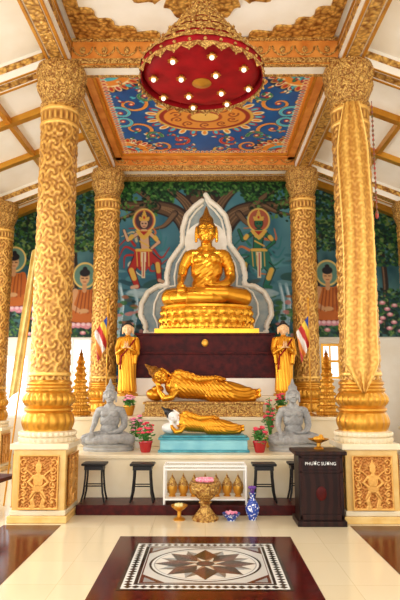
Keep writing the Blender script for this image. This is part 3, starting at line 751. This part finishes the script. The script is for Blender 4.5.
mb=MB(); mb.box((0,0,.03),(1.92,.52,.06)); mb.box((0,0,.12),(1.84,.46,.14)); mb.box((0,0,.205),(1.9,.5,.04)); mb.obj('plinth',[GOLDF],R1,False,.008)
mb=MB(); mb.ell((-.78,.04,.33),(.15,.18,.1),rot=(0,.2,0)); mb.ell((-.74,.04,.42),(.1,.16,.06)); mb.obj('pillow',[GOLDR],R1)
reclining_fig(R1,(0,0,.22),1.03,GOLDS,GOLDR,GCUR)
R2=root('reclining_buddha','small reclining statue with pale face and golden robe','statue',(-.02,8.22,.862))
mb=MB(); mb.ell((-.48,.04,.11),(.13,.13,.08)); mb.obj('pillow',[IVORY],R2)
mb=MB(); mb.box((0,0,.012),(1.16,.4,.024)); mb.obj('mattress',[TURQD],R2,False,.008)
reclining_fig(R2,(0,.0,.03),.66,GOLDS,GOLDR,HAIR,IVORY)
BX=root('turquoise_bed','turquoise painted box bed with lighter moulded edges','bed',(-.02,8.22,.66))
mb=MB(); mb.box((0,0,.1),(1.22,.44,.14)); mb.obj('body',[TURQ],BX,False,.008)
mb=MB(); mb.box((0,0,.015),(1.27,.48,.03)); mb.obj('moulding',[TURQD],BX,False,.006)
mb=MB(); mb.box((0,0,.185),(1.27,.48,.03)); mb.obj('moulding',[TURQD],BX,False,.006)

def attendant():
    mb=MB()
    mb.lathe([(.0,.04),(.15,.04),(.155,.1),(.14,.3),(.145,.55),(.135,.66),(.12,.72)],24,sx=1,sy=.8)
    mb.tube([(0,0,.68),(0,0,.84),(0,0,.93)],[.105,.12,.1],16); mb.tube([(-.11,0,.95),(.11,0,.95)],.055,12); mb.tube([(0,0,.95),(0,-.005,1.06)],[.045,.04],12)
    for sx in(-1,1):
        mb.tube([(sx*.135,0,.94),(sx*.17,-.02,.8),(sx*.165,-.06,.71)],[.05,.042,.038],12)
        mb.tube([(sx*.165,-.06,.71),(sx*.09,-.15,.77),(sx*.022,-.175,.81)],[.036,.03,.022],12)
        hand(mb,(sx*.018,-.175,.81),(0,-.08,1),(-sx,0,0),.12,sx,.02)
        mb.ell((sx*.06,-.07,.05),(.04,.09,.03))
        mb.tube([(sx*.15,-.06,.72),(sx*.14,-.08,.55)],[.04,.025],10)
    head(mb,(0,-.005,1.14),.5,None,False)
    return body_mesh(mb,.0075,2,'attendant_body')
AM=attendant()
AM.materials.append(GOLDS); AM.materials.append(SKIN)
for p in AM.polygons:
    c=p.center
    if c.z>1.03 or (c.y<-.135 and c.z>.8): p.material_index=1
AT=root('attendant_statue','standing golden robed attendant statue with praying hands','statue',(-1.32,9.58,1.4),'standing attendant statues')
mb=MB(); mb.lathe([(.0,0),(.19,0),(.19,.03),(.17,.05),(0,.05)],32); mb.obj('base',[GOLD],AT)
mkobj('body',AM,AT)
shell(AM,lambda c,n:(c[:,2]<.99)&(c[:,2]>.07)&~((c[:,1]<-.13)&(c[:,2]>.68)),lambda c:.007+.004*np.sin(np.arctan2(c[:,1],c[:,0])*16+c[:,2]*9),'robe',[GOLDR],AT,.006)
shell(AM,lambda c,n:(c[:,2]>1.1)&((c[:,2]>1.2-.03*(np.abs(c[:,0])/.08)**2)|((c[:,1]>.015)&(c[:,2]>1.08))),lambda c:np.full(len(c),.009),'hair',[HAIR],AT,.008)
for sx in(-1,1): mb=MB(); mb.ell((sx*.033,-.086,1.152),(.015,.006,.006),seg=10,rings=6); mb.obj('eye',[BLACK],AT)
mb=MB(); mb.tube([(.13,-.07,.95),(.03,-.13,.8),(-.09,-.125,.66),(-.11,-.12,.45)],[.014]*4,8); mb.obj('sash',[RED],AT)
copytree(AT,(1.34,9.58,1.4))

# ------------------------------------------------------------------ chandelier
CH=root('umbrella_chandelier','red tiered ceremonial umbrella chandelier with gold lace valances','chandelier',(-.03,5.4,0))
def canopy(R,z0,z1,Rt,zt,sp=.04):
    mb=MB(); n=max(12,int(R*44))
    seg=n*6
    mb.lathe([(Rt,zt),((R+Rt)/2,(zt+z1)/2+.02),(R*.98,z1+.01),(R,z1),(R,z0),(R*.985,z0),(R*.985,z1-.02),(Rt*.9,zt-.03)],seg,mi=0)
    top=mb.obj('canopy',[RED],CH)
    lb=MB()
    def band(rows):
        v=[];f=[]
        for (z,r,sc) in rows:
            for k in range(seg):
                t=2*pi*k/seg; dz=sc*abs(math.sin(n*t/2)); rr=r+.005*math.cos(n*t)
                v.append((rr*math.cos(t),rr*math.sin(t),z+dz))
        for i in range(len(rows)-1):
            for k in range(seg):
                k2=(k+1)%seg; f.append((i*seg+k,i*seg+k2,(i+1)*seg+k2,(i+1)*seg+k))
        lb.add(v,f)
    band([(z1+.02,R*.99,.02),(z1+.0,R*1.02,0),(z1-.02,R*1.025,-.0)])
    band([(z0+.03,R*1.02,0),(z0+.005,R*1.025,0),(z0-.01,R*1.03,-.035)])
    for k in range(n):
        t=2*pi*(k+.5)/n; lb.ell((R*1.03*math.cos(t),R*1.03*math.sin(t),z0-.045),(.011,.011,.02),seg=6,rings=5)
        lb.lathe([(0,z1+sp+.02),(.006,z1+sp),(.02,z1+.03),(.012,z1+.01)],6,c=(R*1.0*math.cos(t),R*1.0*math.sin(t),0))
        lb.ell((R*1.01*math.cos(t),R*1.01*math.sin(t),(z0+z1)/2),(.018,.018,.016),seg=6,rings=5)
    lb.obj('lace_valance',[GOLDF],top)
canopy(.63,4.71,4.82,.48,4.93)
canopy(.50,4.91,4.98,.37,5.08)
canopy(.385,5.08,5.14,.27,5.21)
canopy(.285,5.21,5.27,.18,5.34)
canopy(.195,5.34,5.39,.1,5.46)
canopy(.12,5.47,5.51,.04,5.58)
mb=MB(); mb.lathe([(.02,4.8),(.02,5.7),(.05,5.75),(.03,5.85),(.015,5.9),(.015,6.2),(.09,6.21),(.09,6.22)],20); mb.obj('stem',[GOLD],CH)
mb=MB(); mb.lathe([(.612,4.79),(.59,4.75),(.54,4.72),(.44,4.70),(.2,4.685),(.02,4.68)],64); mb.obj('lining',[RED],CH)
mb=MB(); mb.lathe([(.09,4.69),(.1,4.675),(.06,4.665),(.03,4.65),(0,4.645)],24); mb.obj('boss',[GOLD],CH)
def lamp(x,y,z):
    L_=MB(); L_.lathe([(.0,.04),(.012,.03),(.012,.0),(.035,-.01),(.05,-.02),(.02,-.02),(0,-.015)],14,lambda t,r,zz:.007*math.cos(7*t)); o=L_.obj('lamp',[GOLD],CH); o.location=(x,y,z)
    b=MB(); b.ell((0,0,-.03),(.024,.024,.024),seg=12,rings=8); b.obj('bulb',[BULB],o)
for k in range(8): lamp(.5*math.cos(2*pi*k/8+.2),.5*math.sin(2*pi*k/8+.2),4.69)
for k in range(4): lamp(.25*math.cos(2*pi*k/4+.6),.25*math.sin(2*pi*k/4+.6),4.665)

def ornament(name,label,poly,z,loc):
    mb=MB(); n=len(poly); v=[(x,y,z) for x,y in poly]+[(x,y,z+.03) for x,y in poly]
    mb.add(v,[tuple(range(n)),tuple(reversed(range(n,2*n)))]+[(i,(i+1)%n,(i+1)%n+n,i+n) for i in range(n)])
    o=mb.obj(name,[GOLDC],None,False); o.location=loc; return tag(o,label,'ceiling ornament')
for sx in(-1,1):
    pts=[(0,0),(sx*1.15,0)]
    for k in range(1,24):
        t=k/24; x=1.15*(1-t);y=-.85*t; q=.13*abs(math.sin(t*pi*5)); s_=.22*math.sin(pi*t); x-=s_*.6-q*.7; y+=s_*.6-q*.7; pts.append((sx*max(x,.02),min(y,-.02)))
    pts.append((0,-.85)); ornament('ceiling_ornament','gold carved corner scroll ornament on cream ceiling',pts,zc-.03,(-sx*1.74,6.96,0))
pts=[]
for k in range(160):
    a=2*pi*k/160; r=1.0+.13*abs(math.sin(6*a))+.05*math.cos(24*a) -.2*(abs(math.sin(6*a))<.25); pts.append((r*math.cos(a),r*math.sin(a)))
ornament('ceiling_ornament','large lobed gold ceiling medallion above the chandelier',pts,zc-.03,(-.03,5.4,0))

# ------------------------------------------------------------------ banner on column
nz,nt_=330,64
BN=root('yellow_banner','long yellow and gold embroidered banner draped on the column','banner',(CX,7.13,0))
Zs=np.linspace(1.5,5.24,nz); P_=np.zeros((nz,nt_,3)); C_=np.zeros((nz,nt_,3))
fb_=fbm(nz,nt_,24,9)
U_=np.linspace(-1,1,nt_)[None].repeat(nz,0); ZZ=Zs[:,None].repeat(nt_,1)
em=scroll((U_+1)*1.5,ZZ/.15,12)
for i,z in enumerate(Zs):
    top=max(0,(z-4.6)/.64)
    wth=(.74-.4*top**1.3)*min(1,(z-1.5)/.35*.9+.1)
    for j in range(nt_):
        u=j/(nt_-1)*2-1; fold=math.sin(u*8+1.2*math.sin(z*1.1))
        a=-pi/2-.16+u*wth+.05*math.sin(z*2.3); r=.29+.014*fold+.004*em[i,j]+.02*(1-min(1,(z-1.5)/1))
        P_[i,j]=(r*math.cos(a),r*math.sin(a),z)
        q=.42+.22*fold+.4*(fb_[i,j]-.5)+.4*(em[i,j]-.4)  # fold term paints crease shade into the cloth, rest is embroidery tone
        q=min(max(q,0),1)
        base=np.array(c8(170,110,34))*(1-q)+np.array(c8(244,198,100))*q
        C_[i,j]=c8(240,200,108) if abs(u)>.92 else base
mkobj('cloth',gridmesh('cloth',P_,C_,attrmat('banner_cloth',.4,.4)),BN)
mb=MB()
for k in range(22): mb.ell((.30*math.cos(-.6),.30*math.sin(-.6),3.85+.065*k),(.016,.016,.022),seg=8,rings=6)
mb.tube([(.30*math.cos(-.6),.30*math.sin(-.6),3.8),(.30*math.cos(-.6),.30*math.sin(-.6),5.3)],.005,6)
mb.ell((.30*math.cos(-.6),.30*math.sin(-.6),3.75),(.024,.024,.06),seg=10,rings=6)
mb.obj('bead_string',[mat('bead_mix',(180,60,50),0,.4,(70,110,70),scale=20)],BN)
LB=root('yellow_banner','pale yellow cloth banner hanging from a slanted pole','banner',(-2.45,7.72,0))
mb=MB(); mb.tube([(-.22,0,0.012),(.12,0,3.75)],.012,8); mb.obj('pole',[GOLD],LB)
P_=np.zeros((60,12,3))
for i in range(60):
    t=i/59; z=1.5+2.05*t; x0=-.22+.34*z/3.75
    for j in range(12): u=j/11; P_[i,j]=(x0-.01-.13*u*(1-.35*t),-.015+.02*math.sin(u*9+t*3),z-.1*u)
mkobj('cloth',gridmesh('cloth',P_,None,mat('pale_yellow_cloth',(226,204,130),0,.6,(200,166,90),scale=8)),LB)

# ------------------------------------------------------------------ flags
def flag(x,y,z,sg,label):
    F=root('striped_flag',label,'flag',(x,y,z),'striped flags on poles')
    mb=MB(); mb.tube([(0,0,.015),(0,0,1.85)],.012,8); mb.lathe([(.09,0.002),(.09,.02),(.02,.04),(.012,.05)],20); mb.ell((0,0,1.88),(.025,.025,.04)); mb.obj('pole',[GOLD],F)
    H,W=40,28; P_=np.zeros((H,W,3));C_=np.zeros((H,W,3)); cs=[c8(40,70,150),c8(236,200,70),c8(190,50,46),c8(232,228,218),c8(222,134,60),c8(186,60,56)]
    for i in range(H):
        for j in range(W):
            u=j/(W-1);v=i/(H-1)
            P_[i,j]=(sg*(.01+.2*u*(1-.35*v)),-.02+.03*math.sin(u*12)*(.4+v),1.6-.5*v-.26*u)
            C_[i,j]=cs[min(5,int((u*.6+v*.4)*6))]
    mkobj('cloth',gridmesh('cloth',P_,C_,PAINT),F)
flag(-1.60,9.15,1.1,-1,'multicoloured striped flag drooping from a gold pole'); flag(1.70,9.15,1.1,-1,'multicoloured striped flag hanging on a gold pole')

TS=root('tiered_stand','golden conical tiered offering stand','offering stand',(-1.98,8.98,1.1),'golden tiered stands')
pr=[(.0,0),(.16,0)]
for k in range(9):
    r=.165-.014*k; z=.02+k*.1
    pr+=[(r,z),(r+.012,z+.03),(r,z+.045),(r*.75,z+.06),(r*.72,z+.095)]
mb=MB(); mb.lathe(pr+[(.02,.95),(.03,.97),(.01,1.0),(0,1.08)],48,lambda t,r,z:.006*math.cos(24*t)); mb.obj('tiers',[GOLD],TS)
mb=MB(); mb.lathe([(.19,0),(.19,.015),(.17,.02)],32); mb.obj('base',[GOLDF],TS)
copytree(TS,(1.93,8.98,1.1))

# ------------------------------------------------------------------ flowers
def potted(x,y,z,h,fm,label,pot=REDP,seed=1,kr=.13,name='potted_flowers'):
    r=random.Random(seed); F=root(name,label,'potted flowers',(x,y,z))
    mb=MB(); mb.lathe([(0,0),(.06,0),(.07,.02),(.09,.12),(.1,.14),(.095,.16),(.08,.16),(.075,.13),(0,.13)],28); mb.obj('pot',[pot],F)
    mb=MB(); fb=MB()
    for k in range(22):
        a=r.uniform(0,2*pi);R=kr*math.sqrt(r.random());zz=.2+(h-.2)*r.random()*(1-.5*R/kr)+.03
        p=(R*math.cos(a),R*math.sin(a),zz); mb.tube([(0,0,.13),(p[0]*.5,p[1]*.5,.13+(zz-.13)*.6),p],.005,5)
        for q in range(3):
            b=r.uniform(0,2*pi); mb.ell((p[0]+.03*math.cos(b),p[1]+.03*math.sin(b),zz-.04*q-.02),(.036,.014,.006),rot=(r.uniform(-.6,.6),r.uniform(-.6,.6),b),seg=8,rings=5)
        if k%3!=2:
            for q in range(5):
                b=2*pi*q/5; fb.ell((p[0]+.018*math.cos(b),p[1]+.018*math.sin(b),zz+.01),(.02,.012,.014),rot=(0,0,b),seg=8,rings=5)
            fb.ell((p[0],p[1],zz+.018),(.011,.011,.011),seg=6,rings=5)
    mb.obj('foliage',[LEAF],F); fb.obj('blossoms',[fm],F)
    return F
potted(-.83,8.02,.66,.42,REDF,'red flowering plant in a glazed red pot',seed=1,kr=.1)
potted(.76,8.02,.66,.40,REDF,'red flowering plant in a green leafed pot',seed=5,kr=.09)
potted(-1.02,8.55,.66,.58,PINK,'tall pink flower arrangement in a white vase',IVORY,seed=2,kr=.08)
potted(.98,8.6,.66,.84,REDF,'tall red flower arrangement behind the stone statue',GOLD,seed=3,kr=.09)
potted(-1.22,9.12,1.1,.3,PINK,'small pink flowers in a gold pot',GOLD,seed=6,kr=.09)
potted(1.22,9.12,1.1,.34,REDF,'small red flowers in a gold pot',GOLD,seed=7,kr=.09)

# ------------------------------------------------------------------ stools
ST=root('stool','black lacquered stool with four splayed legs','stool',(-.8,7.42,.12),'black stools')
mb=MB(); mb.box((0,0,.465),(.31,.24,.03)); mb.obj('seat',[BLACK],ST,False,.01)
for sx in(-1,1):
    for sy in(-1,1):
        mb=MB(); mb.tube([(sx*.1,sy*.07,.45),(sx*.105,sy*.075,.3),(sx*.12,sy*.085,.12),(sx*.145,sy*.1,.012)],[.014,.012,.013,.012],8); mb.obj('leg',[BLACK],ST)
mb=MB(); mb.box((0,0,.42),(.24,.17,.05)); mb.obj('apron',[BLACK],ST,False)
for sy in(-1,1):
    mb=MB(); mb.tube([(-.11,sy*.078,.2),(.11,sy*.078,.2)],.008,6); mb.obj('stretcher',[BLACK],ST)
copytree(ST,(.75,7.42,.12)); copytree(ST,(-1.42,7.44,.12)); copytree(ST,(1.22,7.5,.12))

# ------------------------------------------------------------------ display table
DT=root('display_table','white framed glass display table','table',(0,7.42,.12))
mb=MB(); mb.box((0,0,.44),(1.0,.34,.012)); mb.obj('glass_top',[GLASS],DT,False)
mb=MB()
for z in(.46,.42,.06):
    for sy in(-1,1): mb.box((0,sy*.17,z),(1.04,.02,.02))
    for sx in(-1,1): mb.box((sx*.51,0,z),(.02,.34,.02))
mb.obj('frame',[IVORY],DT,False,.003)
for sx in(-1,1):
    for sy in(-1,1):
        mb=MB(); mb.tube([(sx*.51,sy*.17,.0),(sx*.51,sy*.17,.46)],.014,8,rnd=False); mb.obj('leg',[IVORY],DT)
mb=MB(); mb.box((0,0,.06),(1.0,.33,.015)); mb.obj('shelf',[CREAM],DT,False)
AB=root('gold_offering_bowl','lidded golden offering bowl with pointed lid','bowl',(-.42,7.42,.1875),'golden lidded bowls')
mb=MB(); mb.lathe([(0,0),(.05,0),(.035,.02),(.055,.05),(.07,.1),(.065,.13)],28); mb.obj('bowl',[GOLD],AB)
mb=MB(); mb.lathe([(.068,.13),(.07,.14),(.05,.18),(.035,.2),(.035,.21),(.015,.24),(.0,.29)],28); mb.obj('lid',[GOLDF],AB)
for k in range(1,7): copytree(AB,(-.42+.14*k,7.42+.03*(k%2),.1875))

U=root('pedestal_urn','large ornate golden pedestal bowl filled with flowers','urn',(.0,6.99,0))
mb=MB(); mb.lathe([(0,0),(.15,0),(.155,.03),(.13,.05),(.1,.08),(.06,.14),(.055,.18),(.08,.2),(.06,.22),(.1,.26),(.15,.31),(.17,.37),(.165,.4),(.18,.42),(.18,.44),(.16,.44),(.14,.41),(0,.4)],56,lambda t,r,z:.006*math.cos(14*t) if (.24<z<.4 or z<.13) and r>.05 else 0); mb.obj('bowl',[GOLDF],U)
mb=MB()
for k in range(9):
    a=k*.7; x=.08*math.cos(a)*(k>0);y=.08*math.sin(a)*(k>0)
    for q in range(6):
        b=2*pi*q/6; mb.ell((x+.02*math.cos(b),y+.02*math.sin(b),.46),(.022,.012,.02),rot=(0,-.5,b),seg=8,rings=5)
mb.obj('flowers',[PINK],U)
U2=root('offering_dish','small footed golden offering dish','dish',(-.31,6.98,0))
mb=MB(); mb.lathe([(0,0),(.07,0),(.07,.015),(.025,.04),(.025,.1),(.07,.13),(.1,.16),(.1,.17),(.06,.15),(0,.145)],28); mb.obj('dish',[GOLD],U2)
mb=MB()
for k in range(7): mb.ell((.04*math.cos(k*.9)*(k>0),.04*math.sin(k*.9)*(k>0),.17),(.022,.022,.02),seg=10,rings=6)
mb.obj('offerings',[mat('pale_fruit',(236,220,150),0,.4)],U2)
U3=root('flower_bowl','small porcelain bowl holding pink and white petals','bowl',(.31,6.97,0))
mb=MB(); mb.lathe([(0,0),(.05,0),(.05,.01),(.09,.05),(.11,.08),(.1,.08),(.04,.04),(0,.035)],28); mb.obj('bowl',[BLUEW],U3)
mb=MB()
for k in range(12): mb.ell((.06*math.cos(k*1.3)*(k%3)/2,.06*math.sin(k*1.3)*(k%3)/2,.085),(.026,.018,.016),rot=(.3,.2,k),seg=8,rings=5)
mb.obj('petals',[PINK],U3)
VS=root('porcelain_vase','blue and white porcelain vase with narrow neck','vase',(.565,7.0,0))
mb=MB(); mb.lathe([(0,0),(.045,0),(.05,.02),(.08,.09),(.085,.14),(.06,.2),(.032,.24),(.03,.28),(.05,.31),(.042,.31),(.02,.27),(0,.26)],32); mb.obj('vase',[BLUEW],VS)
mb=MB()
for k in range(8): mb.tube([(0,0,.27),(.03*math.cos(k*.8),.03*math.sin(k*.8),.36)],.004,5); mb.ell((.035*math.cos(k*.8),.035*math.sin(k*.8),.37),(.016,.016,.016),seg=8,rings=5)
mb.obj('flowers',[mat('violet_flower',(110,60,150),0,.5)],VS)

DP=root('donation_podium','dark wooden donation podium with lettered front','podium',(1.33,6.86,0))
mb=MB(); mb.box((0,0,.03),(.56,.42,.06)); mb.box((0,0,.42),(.50,.36,.74)); 
for sx in(-1,1): mb.box((sx*.235,-.185,.42),(.04,.02,.72))
mb.box((0,-.185,.1),(.5,.02,.06)); mb.box((0,-.185,.77),(.5,.02,.04)); mb.box((0,-.185,.60),(.5,.02,.03)); mb.obj('cabinet',[DARKW],DP,False,.006)
mb=MB(); mb.box((0,0,.81),(.60,.46,.045)); mb.obj('top',[DARKW],DP,False,.01)
mb=MB(); mb.ell((0,-.185,.36),(.06,.012,.08)); mb.obj('emblem',[REDW],DP)
def text(s,size,loc,m,parent):
    c=bpy.data.curves.new('sign_text','FONT'); c.body=s; c.size=size; c.align_x='CENTER'; c.align_y='CENTER'; c.extrude=.002
    t=bpy.data.objects.new('tmp',c); COL.objects.link(t); dg=bpy.context.evaluated_depsgraph_get(); dg.update()
    me=bpy.data.meshes.new_from_object(t.evaluated_get(dg)); bpy.data.objects.remove(t)
    me.materials.clear(); me.materials.append(m); me.name='lettering'
    o=mkobj('lettering',me,parent); o.rotation_euler=(pi/2,0,0); o.location=loc; return o
text('PHƯỚC SƯƠNG',.05,(0,-.185,.69),WHITE,DP)
TR=root('gold_tray','small footed golden tray with folded cloth','tray',(1.36,6.9,.8325))
mb=MB(); mb.lathe([(0,0),(.06,0),(.05,.015),(.025,.03),(.025,.07),(.1,.1),(.13,.115),(.12,.12),(0,.1)],28); mb.obj('tray',[GOLD],TR)
mb=MB(); mb.ell((0,0,.12),(.07,.05,.03)); mb.ell((.03,.0,.14),(.03,.03,.03)); mb.obj('cloth',[YEL],TR)

CHR=root('chair','dark red carved wooden chair','chair',(-2.66,7.2,0),rot=rad(80))
mb=MB(); mb.box((0,0,.44),(.46,.44,.05)); mb.obj('seat',[REDW],CHR,False,.01)
for sx in(-1,1):
    for sy in(-1,1):
        mb=MB(); mb.tube([(sx*.2,sy*.19,.43),(sx*.21,sy*.2,0)],[.025,.018],8,rnd=False); mb.obj('leg',[REDW],CHR)
mb=MB()
for sx in(-1,1): mb.tube([(sx*.2,.2,.45),(sx*.2,.25,.9)],.022,8)
mb.tube([(-.2,.25,.88),(0,.27,.94),(.2,.25,.88)],.03,8)
for x in(-.1,0,.1): mb.box((x,.23,.67),(.05,.02,.44))
mb.obj('backrest',[REDW],CHR)

# ------------------------------------------------------------------ lights
w=bpy.data.worlds.new('world'); S.world=w; w.use_nodes=True
w.node_tree.nodes['Background'].inputs[0].default_value=(.97,.985,1,1); w.node_tree.nodes['Background'].inputs[1].default_value=1.9
def area(loc,rot,size,sy,e,c=(1,.98,.95)):
    l=bpy.data.lights.new('lamp','AREA'); l.shape='RECTANGLE'; l.size=size; l.size_y=sy; l.energy=e; l.color=c
    o=bpy.data.objects.new('area_fill',l); COL.objects.link(o); o.location=loc; o.rotation_euler=rot; return o
area((0,-.8,3.2),(rad(95),0,0),6,4,140)  # added fill from the open front, no fixture there
area((-5.3,6.5,2.4),(0,rad(-90),0),2.4,10,330,(.96,.98,1))  # added light strengthening daylight through the left openings
area((-3.4,6,4.6),(0,rad(25),0),.6,5,110,(.95,.98,1)); area((3.4,6,4.6),(0,rad(-25),0),.6,5,50,(.95,.98,1))  # added aisle fills under the ceiling, without fixtures
area((0,8.6,5.7),(rad(30),0,0),1.2,.3,30,(1,.96,.9))  # added fill aimed at the altar statue, no fixture there
S.view_settings.view_transform='Standard'; S.view_settings.look='None'; S.view_settings.exposure=0
